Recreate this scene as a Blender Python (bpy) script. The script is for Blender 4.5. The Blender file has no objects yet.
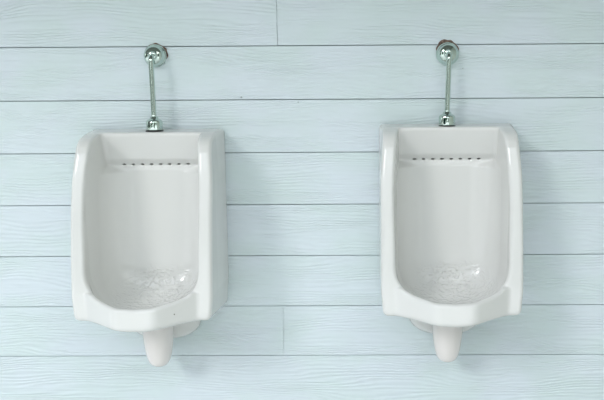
import bpy, bmesh, math, random
import numpy as np
from mathutils import Vector, Matrix

random.seed(4)
ZOFF = 1.35            # height of the top board seam above the floor
col = bpy.context.scene.collection

# ------------------------------------------------------------------ camera
def setup_camera():
    f, cx, cy, cz, yaw, pit, rol = 858.61, .20016, 2.44401, -.09603, .01009, -.13912, -.00656
    c, s = math.cos, math.sin
    Rz = np.array([[c(yaw), -s(yaw), 0], [s(yaw), c(yaw), 0], [0, 0, 1]])
    Rx = np.array([[1, 0, 0], [0, c(pit), -s(pit)], [0, s(pit), c(pit)]])
    fw = Rz @ Rx @ np.array([0, 1, 0]); rt = Rz @ Rx @ np.array([1, 0, 0]); up = Rz @ Rx @ np.array([0, 0, 1])
    r2 = c(rol) * rt + s(rol) * up; u2 = -s(rol) * rt + c(rol) * up
    cam = bpy.data.cameras.new('camera'); o = bpy.data.objects.new('camera', cam); col.objects.link(o)
    M = Matrix(((r2[0], u2[0], -fw[0], cx), (r2[1], u2[1], -fw[1], -cy), (r2[2], u2[2], -fw[2], cz + ZOFF), (0, 0, 0, 1)))
    o.matrix_world = M
    cam.sensor_fit = 'HORIZONTAL'; cam.sensor_width = 36
    cam.lens = f / 604 * 36
    cam.shift_x = -64.1 / 604          # the photograph is an off-centre crop
    cam.clip_start = .01
    bpy.context.scene.camera = o
setup_camera()

# ------------------------------------------------------------------ world, sun, exposure
def setup_world():
    w = bpy.data.worlds.new('outdoors'); bpy.context.scene.world = w
    w.use_nodes = True; nt = w.node_tree; nt.nodes.clear()
    N = nt.nodes.new; L = nt.links.new
    tc = N('ShaderNodeTexCoord'); sep = N('ShaderNodeSeparateXYZ'); L(tc.outputs['Generated'], sep.inputs[0])
    # open sky: brighter and bluer to the left, paler to the right
    skx = N('ShaderNodeMapRange'); skx.inputs[1].default_value = -1; skx.inputs[2].default_value = 1
    L(sep.outputs[0], skx.inputs[0])
    sky = N('ShaderNodeValToRGB'); L(skx.outputs[0], sky.inputs[0])
    sky.color_ramp.elements[0].color = (2.05, 2.25, 2.70, 1); sky.color_ramp.elements[0].position = .15
    sky.color_ramp.elements[1].color = (2.40, 2.50, 2.30, 1); sky.color_ramp.elements[1].position = .85
    # garden: foliage with dark gaps
    mp = N('ShaderNodeMapping'); mp.inputs['Scale'].default_value = (8, 8, 2.2); L(tc.outputs['Generated'], mp.inputs[0])
    nz = N('ShaderNodeTexNoise'); nz.inputs['Scale'].default_value = 1.3; nz.inputs['Detail'].default_value = 3
    L(mp.outputs[0], nz.inputs['Vector'])
    gr = N('ShaderNodeValToRGB'); L(nz.outputs['Fac'], gr.inputs[0])
    e = gr.color_ramp.elements
    e[0].color = (.004, .018, .016, 1); e[0].position = .485
    e[1].color = (1.9, 2.0, 2.0, 1); e[1].position = .60
    k = gr.color_ramp.elements.new(.54); k.color = (.15, .21, .14, 1)
    # height mask with ragged tree line
    ad = N('ShaderNodeMath'); ad.operation = 'MULTIPLY_ADD'; ad.inputs[1].default_value = .35; ad.inputs[2].default_value = -.17
    L(nz.outputs['Fac'], ad.inputs[0])
    sub = N('ShaderNodeMath'); sub.operation = 'SUBTRACT'; L(sep.outputs[2], sub.inputs[0]); L(ad.outputs[0], sub.inputs[1])
    mr = N('ShaderNodeMapRange'); mr.inputs[1].default_value = .30; mr.inputs[2].default_value = .42
    L(sub.outputs[0], mr.inputs[0])
    mx = N('ShaderNodeMix'); mx.data_type = 'RGBA'
    L(mr.outputs[0], mx.inputs[0]); L(gr.outputs[0], mx.inputs[6]); L(sky.outputs[0], mx.inputs[7])
    bg = N('ShaderNodeBackground'); bg.inputs[1].default_value = 1.0; L(mx.outputs[2], bg.inputs[0])
    out = N('ShaderNodeOutputWorld'); L(bg.outputs[0], out.inputs[0])
setup_world()

def setup_sun():
    l = bpy.data.lights.new('hazy_sun', 'SUN'); l.energy = 0.75; l.angle = math.radians(14); l.color = (1, .985, .95)
    o = bpy.data.objects.new('hazy_sun', l); col.objects.link(o)
    d = Vector((-.80, -1.0, .68))        # where the light comes from
    o.rotation_euler = d.to_track_quat('Z', 'Y').to_euler()
    o.location = (-2, -4, 4)
setup_sun()

vs = bpy.context.scene.view_settings
vs.view_transform = 'Standard'; vs.look = 'None'; vs.gamma = 1; vs.use_curve_mapping = False
vs.exposure = 0.19

# ------------------------------------------------------------------ materials
def mat(name, rgb, rough=.5, metal=0, coat=0):
    m = bpy.data.materials.new(name); m.use_nodes = True
    b = m.node_tree.nodes['Principled BSDF']
    b.inputs['Base Color'].default_value = (*rgb, 1); b.inputs['Roughness'].default_value = rough
    b.inputs['Metallic'].default_value = metal; b.inputs['Coat Weight'].default_value = coat
    return m, m.node_tree, b

def mat_siding():
    m, nt, b = mat('painted_siding', (.56, .69, .73), .55)
    N = nt.nodes.new; L = nt.links.new
    geo = N('ShaderNodeNewGeometry'); sep = N('ShaderNodeSeparateXYZ'); L(geo.outputs['Position'], sep.inputs[0])
    # board number -> offset of the embossed grain so every board differs
    row = N('ShaderNodeMath'); row.operation = 'MULTIPLY_ADD'; row.inputs[1].default_value = 1 / .15; row.inputs[2].default_value = -ZOFF / .15 + 40
    L(sep.outputs[2], row.inputs[0])
    fl = N('ShaderNodeMath'); fl.operation = 'FLOOR'; L(row.outputs[0], fl.inputs[0])
    off = N('ShaderNodeMath'); off.operation = 'MULTIPLY'; off.inputs[1].default_value = 3.71; L(fl.outputs[0], off.inputs[0])
    cx = N('ShaderNodeMath'); cx.operation = 'ADD'; L(sep.outputs[0], cx.inputs[0]); L(off.outputs[0], cx.inputs[1])
    cmb = N('ShaderNodeCombineXYZ'); L(cx.outputs[0], cmb.inputs[0]); L(sep.outputs[2], cmb.inputs[2]); L(off.outputs[0], cmb.inputs[1])
    # cathedral grain: bands over z bent by slow noise
    s1 = N('ShaderNodeMapping'); s1.inputs['Scale'].default_value = (2.6, 1, 13); L(cmb.outputs[0], s1.inputs[0])
    n1 = N('ShaderNodeTexNoise'); n1.inputs['Scale'].default_value = 1; n1.inputs['Detail'].default_value = 1.5; L(s1.outputs[0], n1.inputs['Vector'])
    bend = N('ShaderNodeMath'); bend.operation = 'MULTIPLY_ADD'; bend.inputs[1].default_value = 9; L(n1.outputs['Fac'], bend.inputs[0])
    zz = N('ShaderNodeMath'); zz.operation = 'MULTIPLY'; zz.inputs[1].default_value = 100; L(sep.outputs[2], zz.inputs[0])
    L(zz.outputs[0], bend.inputs[2])
    tw = N('ShaderNodeMath'); tw.operation = 'MULTIPLY'; tw.inputs[1].default_value = 6.283; L(bend.outputs[0], tw.inputs[0])
    sn = N('ShaderNodeMath'); sn.operation = 'SINE'; L(tw.outputs[0], sn.inputs[0])
    # fine fibres
    s2 = N('ShaderNodeMapping'); s2.inputs['Scale'].default_value = (5, 1, 170); L(cmb.outputs[0], s2.inputs[0])
    n2 = N('ShaderNodeTexNoise'); n2.inputs['Scale'].default_value = 1; n2.inputs['Detail'].default_value = 2; L(s2.outputs[0], n2.inputs['Vector'])
    n3m = N('ShaderNodeMapping'); n3m.inputs['Scale'].default_value = (6, 1, 16); L(cmb.outputs[0], n3m.inputs[0])
    n3 = N('ShaderNodeTexNoise'); n3.inputs['Scale'].default_value = 1; L(n3m.outputs[0], n3.inputs['Vector'])
    amp = N('ShaderNodeMapRange'); amp.inputs[1].default_value = .25; amp.inputs[2].default_value = .60; L(n3.outputs['Fac'], amp.inputs[0])
    sa = N('ShaderNodeMath'); sa.operation = 'MULTIPLY'; L(sn.outputs[0], sa.inputs[0]); L(amp.outputs[0], sa.inputs[1])
    h = N('ShaderNodeMath'); h.operation = 'MULTIPLY_ADD'; h.inputs[1].default_value = .50; L(sa.outputs[0], h.inputs[0]); L(n2.outputs['Fac'], h.inputs[2])
    bp = N('ShaderNodeBump'); bp.inputs['Strength'].default_value = .58; bp.inputs['Distance'].default_value = .0020
    L(h.outputs[0], bp.inputs['Height']); L(bp.outputs[0], b.inputs['Normal'])
    # faint tone differences of the paint
    n4m = N('ShaderNodeMapping'); n4m.inputs['Scale'].default_value = (5, 1, 8); L(cmb.outputs[0], n4m.inputs[0])
    n4 = N('ShaderNodeTexNoise'); n4.inputs['Scale'].default_value = 1; n4.inputs['Detail'].default_value = 2; L(n4m.outputs[0], n4.inputs['Vector'])
    rp = N('ShaderNodeValToRGB'); L(n4.outputs['Fac'], rp.inputs[0])
    rp.color_ramp.elements[0].position = .38; rp.color_ramp.elements[0].color = (.592, .684, .694, 1)
    rp.color_ramp.elements[1].position = .62; rp.color_ramp.elements[1].color = (.620, .690, .735, 1)
    L(rp.outputs[0], b.inputs['Base Color'])
    return m

def mat_porcelain(name='white_porcelain', rgb=(.68, .682, .665), wet=True):
    m, nt, b = mat(name, rgb, .13)
    b.inputs['IOR'].default_value = 1.52
    N = nt.nodes.new; L = nt.links.new
    tc = N('ShaderNodeTexCoord')
    n0 = N('ShaderNodeTexNoise'); n0.inputs['Scale'].default_value = 14; n0.inputs['Detail'].default_value = 1; L(tc.outputs['Object'], n0.inputs['Vector'])
    b0 = N('ShaderNodeBump'); b0.inputs['Strength'].default_value = .25; b0.inputs['Distance'].default_value = .0015; L(n0.outputs['Fac'], b0.inputs['Height'])
    if wet:
        # water standing in ripples and streaks at the bottom of the bowl
        sep = N('ShaderNodeSeparateXYZ'); L(tc.outputs['Object'], sep.inputs[0])
        ln = N('ShaderNodeVectorMath'); ln.operation = 'MULTIPLY_ADD'
        ln.inputs[1].default_value = (1 / .12, 1 / .16, 1 / .065); ln.inputs[2].default_value = (-.012 / .12, .13 / .16, .668 / .065)
        L(tc.outputs['Object'], ln.inputs[0])
        le = N('ShaderNodeVectorMath'); le.operation = 'LENGTH'; L(ln.outputs[0], le.inputs[0])
        mk = N('ShaderNodeMapRange'); mk.inputs[1].default_value = 1.1; mk.inputs[2].default_value = .5; L(le.outputs['Value'], mk.inputs[0])
        mp = N('ShaderNodeMapping'); mp.inputs['Scale'].default_value = (80, 95, 125); L(tc.outputs['Object'], mp.inputs[0])
        nz = N('ShaderNodeTexNoise'); nz.inputs['Scale'].default_value = 1; nz.inputs['Detail'].default_value = 1.5; L(mp.outputs[0], nz.inputs['Vector'])
        mu = N('ShaderNodeMath'); mu.operation = 'MULTIPLY'; thr = N('ShaderNodeMapRange'); thr.interpolation_type = 'SMOOTHSTEP'; thr.inputs[1].default_value = .46; thr.inputs[2].default_value = .68; L(nz.outputs['Fac'], thr.inputs[0])
        L(thr.outputs[0], mu.inputs[0]); L(mk.outputs[0], mu.inputs[1])
        b1 = N('ShaderNodeBump'); b1.inputs['Strength'].default_value = .8; b1.inputs['Distance'].default_value = .0030
        L(mu.outputs[0], b1.inputs['Height']); L(b0.outputs[0], b1.inputs['Normal']); L(b1.outputs[0], b.inputs['Normal'])
    else:
        L(b0.outputs[0], b.inputs['Normal'])
    return m

def mat_chrome():
    m, nt, b = mat('chrome', (.58, .68, .63), .05, 1)
    N = nt.nodes.new; L = nt.links.new
    tc = N('ShaderNodeTexCoord'); n0 = N('ShaderNodeTexNoise'); n0.inputs['Scale'].default_value = 60; n0.inputs['Detail'].default_value = 2
    L(tc.outputs['Object'], n0.inputs['Vector'])
    r = N('ShaderNodeMapRange'); r.inputs[3].default_value = .03; r.inputs[4].default_value = .09; L(n0.outputs['Fac'], r.inputs[0]); L(r.outputs[0], b.inputs['Roughness'])
    return m

def mat_noise(name, c1, c2, scale, rough, bump=0):
    m, nt, b = mat(name, c1, rough)
    N = nt.nodes.new; L = nt.links.new
    tc = N('ShaderNodeTexCoord'); n0 = N('ShaderNodeTexNoise'); n0.inputs['Scale'].default_value = scale; n0.inputs['Detail'].default_value = 4
    L(tc.outputs['Object'], n0.inputs['Vector'])
    rp = N('ShaderNodeValToRGB'); L(n0.outputs['Fac'], rp.inputs[0])
    rp.color_ramp.elements[0].position = .35; rp.color_ramp.elements[0].color = (*c1, 1)
    rp.color_ramp.elements[1].position = .65; rp.color_ramp.elements[1].color = (*c2, 1)
    L(rp.outputs[0], b.inputs['Base Color'])
    if bump:
        bp = N('ShaderNodeBump'); bp.inputs['Distance'].default_value = bump; L(n0.outputs['Fac'], bp.inputs['Height']); L(bp.outputs[0], b.inputs['Normal'])
    return m

M_SIDING = mat_siding()
M_PORC = mat_porcelain()
M_SPOUT = mat_porcelain('warm_white_porcelain', (.76, .725, .705), False)
M_CHROME = mat_chrome()
M_RUBBER = mat_noise('black_rubber', (.012, .012, .014), (.03, .03, .03), 60, .5)
M_SEAL = mat_noise('rusty_brown_sealant', (.07, .045, .035), (.24, .17, .13), 140, .8, .002)
M_FLOOR = mat_noise('added_floor_concrete', (.60, .60, .58), (.70, .70, .68), 5, .7)
M_SIDE = mat_noise('added_wall_sage', (.56, .57, .51), (.60, .61, .55), 4, .7)
M_GREY = mat_noise('grime', (.12, .12, .10), (.20, .20, .17), 300, .8)
M_NAIL = mat_noise('weathered_nail', (.30, .36, .36), (.42, .48, .48), 300, .6)
M_CEIL = mat_noise('added_dark_soffit', (.16, .17, .15), (.20, .21, .19), 4, .8)
M_BACKING = mat_noise('grey_backing', (.36, .42, .43), (.42, .48, .49), 20, .8)

# ------------------------------------------------------------------ mesh helpers
def obj(name, bm, m, parent=None, smooth=True, bevel=0):
    me = bpy.data.meshes.new(name)
    if isinstance(bm, bmesh.types.BMesh):
        bmesh.ops.recalc_face_normals(bm, faces=bm.faces)
        bm.to_mesh(me); bm.free()
    else:
        v, f = bm; me.from_pydata(v, [], f); me.update()
    me.materials.append(m)
    if smooth:
        me.polygons.foreach_set('use_smooth', [True] * len(me.polygons))
    o = bpy.data.objects.new(name, me); col.objects.link(o)
    if parent: o.parent = parent
    if bevel:
        b = o.modifiers.new('bevel', 'BEVEL'); b.width = bevel; b.segments = 2
    return o

def box(bm, x0, x1, y0, y1, z0, z1):
    vs = [bm.verts.new(p) for p in ((x0, y0, z0), (x1, y0, z0), (x1, y1, z0), (x0, y1, z0), (x0, y0, z1), (x1, y0, z1), (x1, y1, z1), (x0, y1, z1))]
    for f in ((0, 3, 2, 1), (4, 5, 6, 7), (0, 1, 5, 4), (1, 2, 6, 5), (2, 3, 7, 6), (3, 0, 4, 7)):
        bm.faces.new([vs[i] for i in f])

def rings(bm, rr, closed_ends=True):
    """rr: list of rings (lists of points) joined into a skin"""
    vr = [[bm.verts.new(p) for p in r] for r in rr]
    n = len(vr[0])
    for a, b in zip(vr, vr[1:]):
        for i in range(n):
            bm.faces.new((a[i], a[(i + 1) % n], b[(i + 1) % n], b[i]))
    if closed_ends:
        bm.faces.new(vr[0]); bm.faces.new(vr[-1][::-1])

def lathe(bm, prof, axis='Z', n=48, wob=None, ex=1):
    """prof: (r, t) along axis. axis 'Z' or 'Y' (out of the wall = -Y)"""
    rr = []
    for r, t in prof:
        ring = []
        for i in range(n):
            a = 2 * math.pi * i / n
            q = r * (wob(a, t) if wob else 1)
            if axis == 'Z': ring.append((q * math.cos(a), q * math.sin(a) * ex, t))
            else: ring.append((q * math.cos(a), -t, q * math.sin(a)))
        rr.append(ring)
    rings(bm, rr)

def tube(bm, pts, rad, n=20):
    pts = [Vector(p) for p in pts]; rr = []
    for i, p in enumerate(pts):
        t = (pts[min(i + 1, len(pts) - 1)] - pts[max(i - 1, 0)]).normalized()
        u = Vector((1, 0, 0)); u = (u - t * u.dot(t)).normalized(); v = t.cross(u)
        r = rad[i] if isinstance(rad, (list, tuple)) else rad
        rr.append([p + (u * math.cos(2 * math.pi * k / n) + v * math.sin(2 * math.pi * k / n)) * r for k in range(n)])
    rings(bm, rr)

# ------------------------------------------------------------------ setting
def structure(o): o['kind'] = 'structure'; return o

def build_wall():
    bm = bmesh.new()
    pitch, gap = .15, .0025
    x0, x1 = -2.6, 2.6
    joints = {0: [-.0705], 6: [-.0700], 1: [1.45], 2: [-1.35], 3: [1.1], 4: [-1.6], 5: [1.7], 7: [-1.0]}
    for k in range(-7, 10):          # k = number of boards below the top seam
        zt = ZOFF - (k - 1) * pitch
        zb = zt - pitch
        if zt < .02: continue
        xs = [x0] + joints.get(k, []) + [x1]
        for a, b in zip(xs, xs[1:]):
            g = .0006 if k == 0 else .0003
            ja = g if a != x0 else 0; jb = g if b != x1 else 0
            # each board leans out a little towards its lower edge
            lo, hi = -.0012, .0012
            z0, z1 = max(zb + gap / 2, .0), zt - gap / 2
            v = [bm.verts.new(p) for p in ((a + ja, lo, z0), (b - jb, lo, z0), (b - jb, .02, z0), (a + ja, .02, z0),
                                           (a + ja, hi, z1), (b - jb, hi, z1), (b - jb, .02, z1), (a + ja, .02, z1))]
            for f in ((0, 3, 2, 1), (4, 5, 6, 7), (0, 1, 5, 4), (1, 2, 6, 5), (2, 3, 7, 6), (3, 0, 4, 7)):
                bm.faces.new([v[i] for i in f])
    o = structure(obj('wall_back', bm, M_SIDING, smooth=False))
    # sheathing behind the boards
    bm = bmesh.new(); box(bm, x0, x1, .0105, .10, 0, ZOFF + 1.3)
    s = obj('wall_sheathing', bm, M_BACKING, smooth=False); s.parent = o
build_wall()
wall = bpy.data.objects['wall_back']
for x, z, rr_ in ((-.1755, -.1425, .0028), (-.0150, -.1575, .0020), (.4500, -.0660, .0016)):
    bm = bmesh.new(); lathe(bm, [(rr_, 0), (rr_, .0016), (rr_ * .6, .0022), (rr_ * .1, .0022)], 'Y', 14)
    bmesh.ops.translate(bm, verts=bm.verts, vec=(x, 0, ZOFF + z))
    obj('nail_head', bm, M_NAIL, wall)

bm = bmesh.new(); box(bm, -6, 6, -9, .1, -.1, 0)
structure(obj('floor', bm, M_FLOOR, smooth=False))  # out of frame, added only to bounce light and fill reflections

bm = bmesh.new(); box(bm, 1.40, 1.48, -1.9, 0, 0, 2.55)
structure(obj('added_wall_right', bm, M_SIDE, smooth=False))  # unseen side wall, added to cut and tint light from the right
bm = bmesh.new(); box(bm, -6, 6, -1.7, .1, 2.55, 2.65)
structure(obj('added_ceiling', bm, M_CEIL, smooth=False))  # unseen overhang, added to shade from above and darken the chrome reflections

# ------------------------------------------------------------------ porcelain bowl: one smooth surface from a distance function
def smax(a, b, k):
    h = np.clip(.5 + .5 * (a - b) / k, 0, 1)
    return b + (a - b) * h + k * h * (1 - h)
def smin(a, b, k): return -smax(-a, -b, k)

_z = np.array([-.80, -.725, -.65, -.55, -.435, -.33, -.285, -.267, -.255, -.246, -.239, -.22])
_R = np.array([.252, .252, .250, .240, .222, .195, .179, .169, .157, .138, .105, .03])
def smooth_interp(x, xs, ys, w=.006):
    return (np.interp(x - w, xs, ys) + 2 * np.interp(x, xs, ys) + np.interp(x + w, xs, ys)) / 4
_bz = np.array([-.90, -.60, -.50, -.40, -.345, -.333, -.328, -.320, -.312, -.236, -.20])
_bd = np.array([.060, .056, .050, .044, .041, .038, .040, .049, .057, .088, .100])
_lx = np.array([0, .05, .10, .124, .137, .146, .153, .2])
_lz = np.array([-.672, -.6685, -.660, -.651, -.641, -.629, -.612, -.50])

def bulge(ax):
    return -smax(np.full_like(ax, -.334), -(.334 - (ax - .050) * .85), .012)

def bowl_field(x, d, z):
    ax = np.abs(x)
    R = smooth_interp(z, _z, _R, .004)
    B = bulge(ax) - 3 * np.maximum(0, z + .648)
    F = smax(R, B, .006)
    hw = .190 - .0030 * np.clip(d / .16, 0, 1) - .0065 * np.clip((z + .36) / .10, 0, 1) * np.clip(d / .1, 0, 1) \
         - .006 * np.clip((-.66 - z) / .07, 0, 1)
    a = ax - hw
    a = smax(a, z - (-.230 - .07 * d), .015)
    a = smax(a, (-.742 + .075 * d - .014 * np.exp(-(x / .09) ** 2) * np.clip(d / .2, 0, 1)) - z, .016)
    a = smax(a, (d - F) * .9, .014)
    a = smax(a, .003 - d, .004)
    # cavity
    t = np.clip((z + .350) / .022, 0, 1)
    xin = .1515 - .004 * np.clip((z + .40) / .13, 0, 1) - .0025 * np.clip((-z - .45) / .1, 0, 1) - .10 * np.maximum(.20 - d, 0)
    back = smooth_interp(z, _bz, _bd, .003) - d
    kb = .075 * (1 - t) + .012 * t
    c = smax((ax - xin), back, .0)if False else None
    h = np.clip(.5 + .5 * ((ax - xin) - back) / kb, 0, 1)
    c = back + ((ax - xin) - back) * h + kb * h * (1 - h)
    fl = (-.712 + .10 * (x / .15) ** 2 * .3) - z
    # long sweep from the back into the floor
    c = smax(c, fl, .10 + 0 * t)
    Fin = smax(R, bulge(ax), .006) - .024
    c = smax(c, smin(_lzf(ax) - z, d - Fin, .010), .012)
    f = smax(a, -c, .011)
    # flush holes in the crease under the hood
    for i in range(8):
        hx = (i - 3.5) * .0258
        e = np.sqrt(((x - hx) / 2.3) ** 2 + ((z + .3275)) ** 2) - .0024
        e = np.maximum(e, np.abs(d - .035) - .026)
        f = np.maximum(f, -e)
    return f
def _lzf(ax): return smooth_interp(ax, _lx, _lz, .006)

def surface_net(fn, lo, hi, h):
    ax = [np.arange(l, u + h, h) for l, u in zip(lo, hi)]
    X, Y, Z = np.meshgrid(*ax, indexing='ij')
    V = fn(X, Y, Z)
    S = V < 0
    nx, ny, nz = [len(a) for a in ax]
    cell = np.zeros((nx - 1, ny - 1, nz - 1), np.int32)
    for i in (0, 1):
        for j in (0, 1):
            for k in (0, 1):
                cell += S[i:nx - 1 + i, j:ny - 1 + j, k:nz - 1 + k]
    act = (cell > 0) & (cell < 8)
    idx = -np.ones(act.shape, np.int64); ci = np.argwhere(act); idx[act] = np.arange(len(ci))
    acc = np.zeros((len(ci), 3)); cnt = np.zeros(len(ci))
    C = [(i, j, k) for i in (0, 1) for j in (0, 1) for k in (0, 1)]
    for p in C:
        for a in range(3):
            if p[a]: continue
            q = list(p); q[a] = 1
            va = V[ci[:, 0] + p[0], ci[:, 1] + p[1], ci[:, 2] + p[2]]; vb = V[ci[:, 0] + q[0], ci[:, 1] + q[1], ci[:, 2] + q[2]]
            cr = (va < 0) != (vb < 0)
            t = np.where(cr, va / np.where(cr, va - vb, 1), 0)
            pt = np.array(p, float)[None].repeat(len(ci), 0); pt[:, a] += t
            acc += pt * cr[:, None]; cnt += cr
    P = (ci + acc / cnt[:, None]) * h + np.array(lo)
    for _ in range(4):       # slide the vertices onto the exact surface
        e = 4e-4
        f0 = fn(P[:, 0], P[:, 1], P[:, 2])
        g = np.stack([(fn(*(P + e * np.eye(3)[a]).T) - fn(*(P - e * np.eye(3)[a]).T)) / (2 * e) for a in range(3)], 1)
        st = -(f0 / np.maximum((g ** 2).sum(1), .05))[:, None] * g
        P += np.clip(st, -h * .4, h * .4)
    faces = []
    for a in range(3):
        b, c = (a + 1) % 3, (a + 2) % 3
        sl0 = [slice(None)] * 3; sl1 = [slice(None)] * 3
        sl0[a] = slice(0, -1); sl1[a] = slice(1, None)
        s0 = S[tuple(sl0)]; s1 = S[tuple(sl1)]
        e = np.argwhere(s0 != s1)
        ok = (e[:, b] > 0) & (e[:, c] > 0) & (e[:, b] < S.shape[b] - 1) & (e[:, c] < S.shape[c] - 1)
        e = e[ok]
        q = []
        for db, dc in ((-1, -1), (0, -1), (0, 0), (-1, 0)):
            m = e.copy(); m[:, b] += db; m[:, c] += dc
            q.append(idx[m[:, 0], m[:, 1], m[:, 2]])
        q = np.stack(q, 1)
        ins = s0[e[:, 0], e[:, 1], e[:, 2]]
        q[~ins] = q[~ins][:, ::-1]
        faces.append(q)
    return P, np.concatenate(faces)

P, Fc = surface_net(bowl_field, (-.20, -.008, -.775), (.20, .350, -.215), .0030)
P[:, 1] *= -1                       # depth out of the wall is -Y
Fc = Fc[:, ::-1]

# ------------------------------------------------------------------ urinal
def build_urinal():
    root = bpy.data.objects.new('urinal', None); col.objects.link(root)
    obj('bowl', (P.tolist(), Fc.tolist()), M_PORC, root)
    # rounded trap housing that carries the bowl
    bm = bmesh.new(); rr = []
    n = 56; prof = [(-.700, 1.0), (-.735, 1.0), (-.765, .985), (-.785, .95), (-.805, .90), (-.818, .81), (-.828, .69), (-.835, .53), (-.839, .33), (-.8405, .12)]
    for z, s in prof:
        rr.append([(.112 * s * math.cos(t), -.004 - (.062 * s ** .7) * max(0, math.sin(t)), z) for t in [2 * math.pi * i / n for i in range(n)]])
    rings(bm, rr)
    obj('trap_housing', bm, M_PORC, root)
    bm = bmesh.new()
    pr = [(.0435, -.74), (.0435, -.790), (.0428, -.805), (.0412, -.825), (.0385, -.845), (.0355, -.862), (.0330, -.872), (.0300, -.881), (.0260, -.888), (.0205, -.8935), (.0140, -.8968), (.007, -.8984), (.002, -.8988)]
    lathe(bm, pr, 'Z', 40)
    bmesh.ops.translate(bm, verts=bm.verts, vec=(.001, -.095, 0))
    obj('drain_spout', bm, M_SPOUT, root)
    return root

def add_speck(root):
    # small dark chip in the glaze of the lip
    x, z = .0965, -.6925
    y = -float(bulge(np.array([abs(x)]))[0])
    bm = bmesh.new(); lathe(bm, [(.0016, -.004), (.0016, .0008), (.0008, .0012), (.0002, .0012)], 'Y', 12)
    bmesh.ops.translate(bm, verts=bm.verts, vec=(x, y, z))
    obj('glaze_chip', bm, M_GREY, root)['label'] = 'tiny dark chip in the glaze'

def copy_tree(o, parent=None):
    c = o.copy(); col.objects.link(c)
    if parent: c.parent = parent
    for ch in list(o.children): copy_tree(ch, c)
    return c

u1 = build_urinal(); u2 = copy_tree(u1)
add_speck(u1)
u1.location = (-.415, 0, ZOFF); u2.location = (.4026, 0, ZOFF + .0103)
for u, lab in ((u1, 'white porcelain wall urinal on the left, with a tiny dark chip in its front lip'),
               (u2, 'white porcelain wall urinal on the right, with a clean unchipped front lip')):
    u['label'] = lab; u['category'] = 'urinal'; u['group'] = 'wall urinals'

# ------------------------------------------------------------------ flush pipes
def build_pipe(fx, fz, nutx, nutz, label, patch):
    """flange centre (fx, fz) and nut base (nutx, nutz) in world x / seam-relative z"""
    root = bpy.data.objects.new('flush_pipe', None); col.objects.link(root)
    root.location = (fx, 0, ZOFF + fz)
    root['label'] = label; root['category'] = 'pipe'; root['group'] = 'chrome flush pipes'
    bm = bmesh.new()
    lathe(bm, [(.0310, .0012), (.0322, .003), (.0322, .0055), (.0310, .0085), (.0292, .0095), (.0283, .012), (.0275, .020), (.0255, .026), (.0215, .0305), (.016, .033), (.0125, .0345), (.0110, .036), (.0110, .041), (.0095, .0425), (.004, .043)], 'Y', 56)
    obj('wall_flange', bm, M_CHROME, root)
    # pipe: out of the flange, round a tight elbow and down into the nut
    dep = .053; zt = -.004
    zb = nutz + .037 - fz; xb = nutx - fx
    pts = [(0, -.034, 0), (0, -.040, -.0005)]
    for a in range(0, 91, 10):
        t = math.radians(a); pts.append((0, -(dep - .014) - .014 * math.sin(t), zt - .014 + .014 * math.cos(t) + .003 * (1 - a / 90)))
    z0 = pts[-1][2]
    for k in range(1, 9):
        t = k / 8; pts.append((xb * t, -dep, z0 + (zb - .012 - z0) * t))
    bm = bmesh.new(); tube(bm, pts, .0073)
    obj('pipe', bm, M_CHROME, root)
    bm = bmesh.new()
    b = -.003   # ring seat
    def wob(a, t):
        return 1 + (.035 * (abs(math.cos(4 * a)) - .6) if .006 < t < .025 else 0)
    lathe(bm, [(.0215, .002), (.0225, .004), (.0228, .0065), (.0228, .0245), (.0220, .0275), (.0195, .0305), (.0160, .0325), (.0135, .0335), (.0120, .0345), (.0112, .0395), (.0085, .0405)], 'Z', 64, wob)
    bmesh.ops.translate(bm, verts=bm.verts, vec=(xb, -dep, nutz - fz))
    obj('coupling_nut', bm, M_CHROME, root, smooth=True)
    bm = bmesh.new()
    lathe(bm, [(.0225, -.003), (.0245, -.002), (.0248, 0), (.0240, .002), (.020, .0025)], 'Z', 40)
    bmesh.ops.translate(bm, verts=bm.verts, vec=(xb, -dep, nutz - fz))
    obj('gasket', bm, M_RUBBER, root)
    # crumbling sealant showing past the flange; the left patch also stands in for shadow
    bm = bmesh.new(); rnd = random.Random(patch[3])
    n = 48; ph = [rnd.uniform(0, 6.28) for _ in range(4)]
    def ring(r, y):
        return [((r * (1 + .05 * math.sin(3 * a + ph[0]) + .03 * math.sin(7 * a + ph[1]) + .02 * math.sin(11 * a + ph[2]))) * math.cos(a) + patch[0], y,
                 (r * (1 + .05 * math.sin(3 * a + ph[0]) + .03 * math.sin(7 * a + ph[1]) + .02 * math.sin(11 * a + ph[2]))) * math.sin(a) + patch[1]) for a in [2 * math.pi * i / n for i in range(n)]]
    r = patch[2]
    rings(bm, [ring(r, .001), ring(r, -.0016), ring(r * .93, -.0028), ring(r * .6, -.003)])
    obj('sealant', bm, M_SEAL, root)
    return root

build_pipe(-.4145, -.0255, -.4120, -.2335, 'chrome flush pipe above the left urinal, leaning slightly right', (.0035, .0045, .0305, 3))
build_pipe(.4062, -.0255, .4018, -.2250, 'chrome flush pipe above the right urinal, brown sealant showing over its flange', (-.001, .0085, .0315, 8))
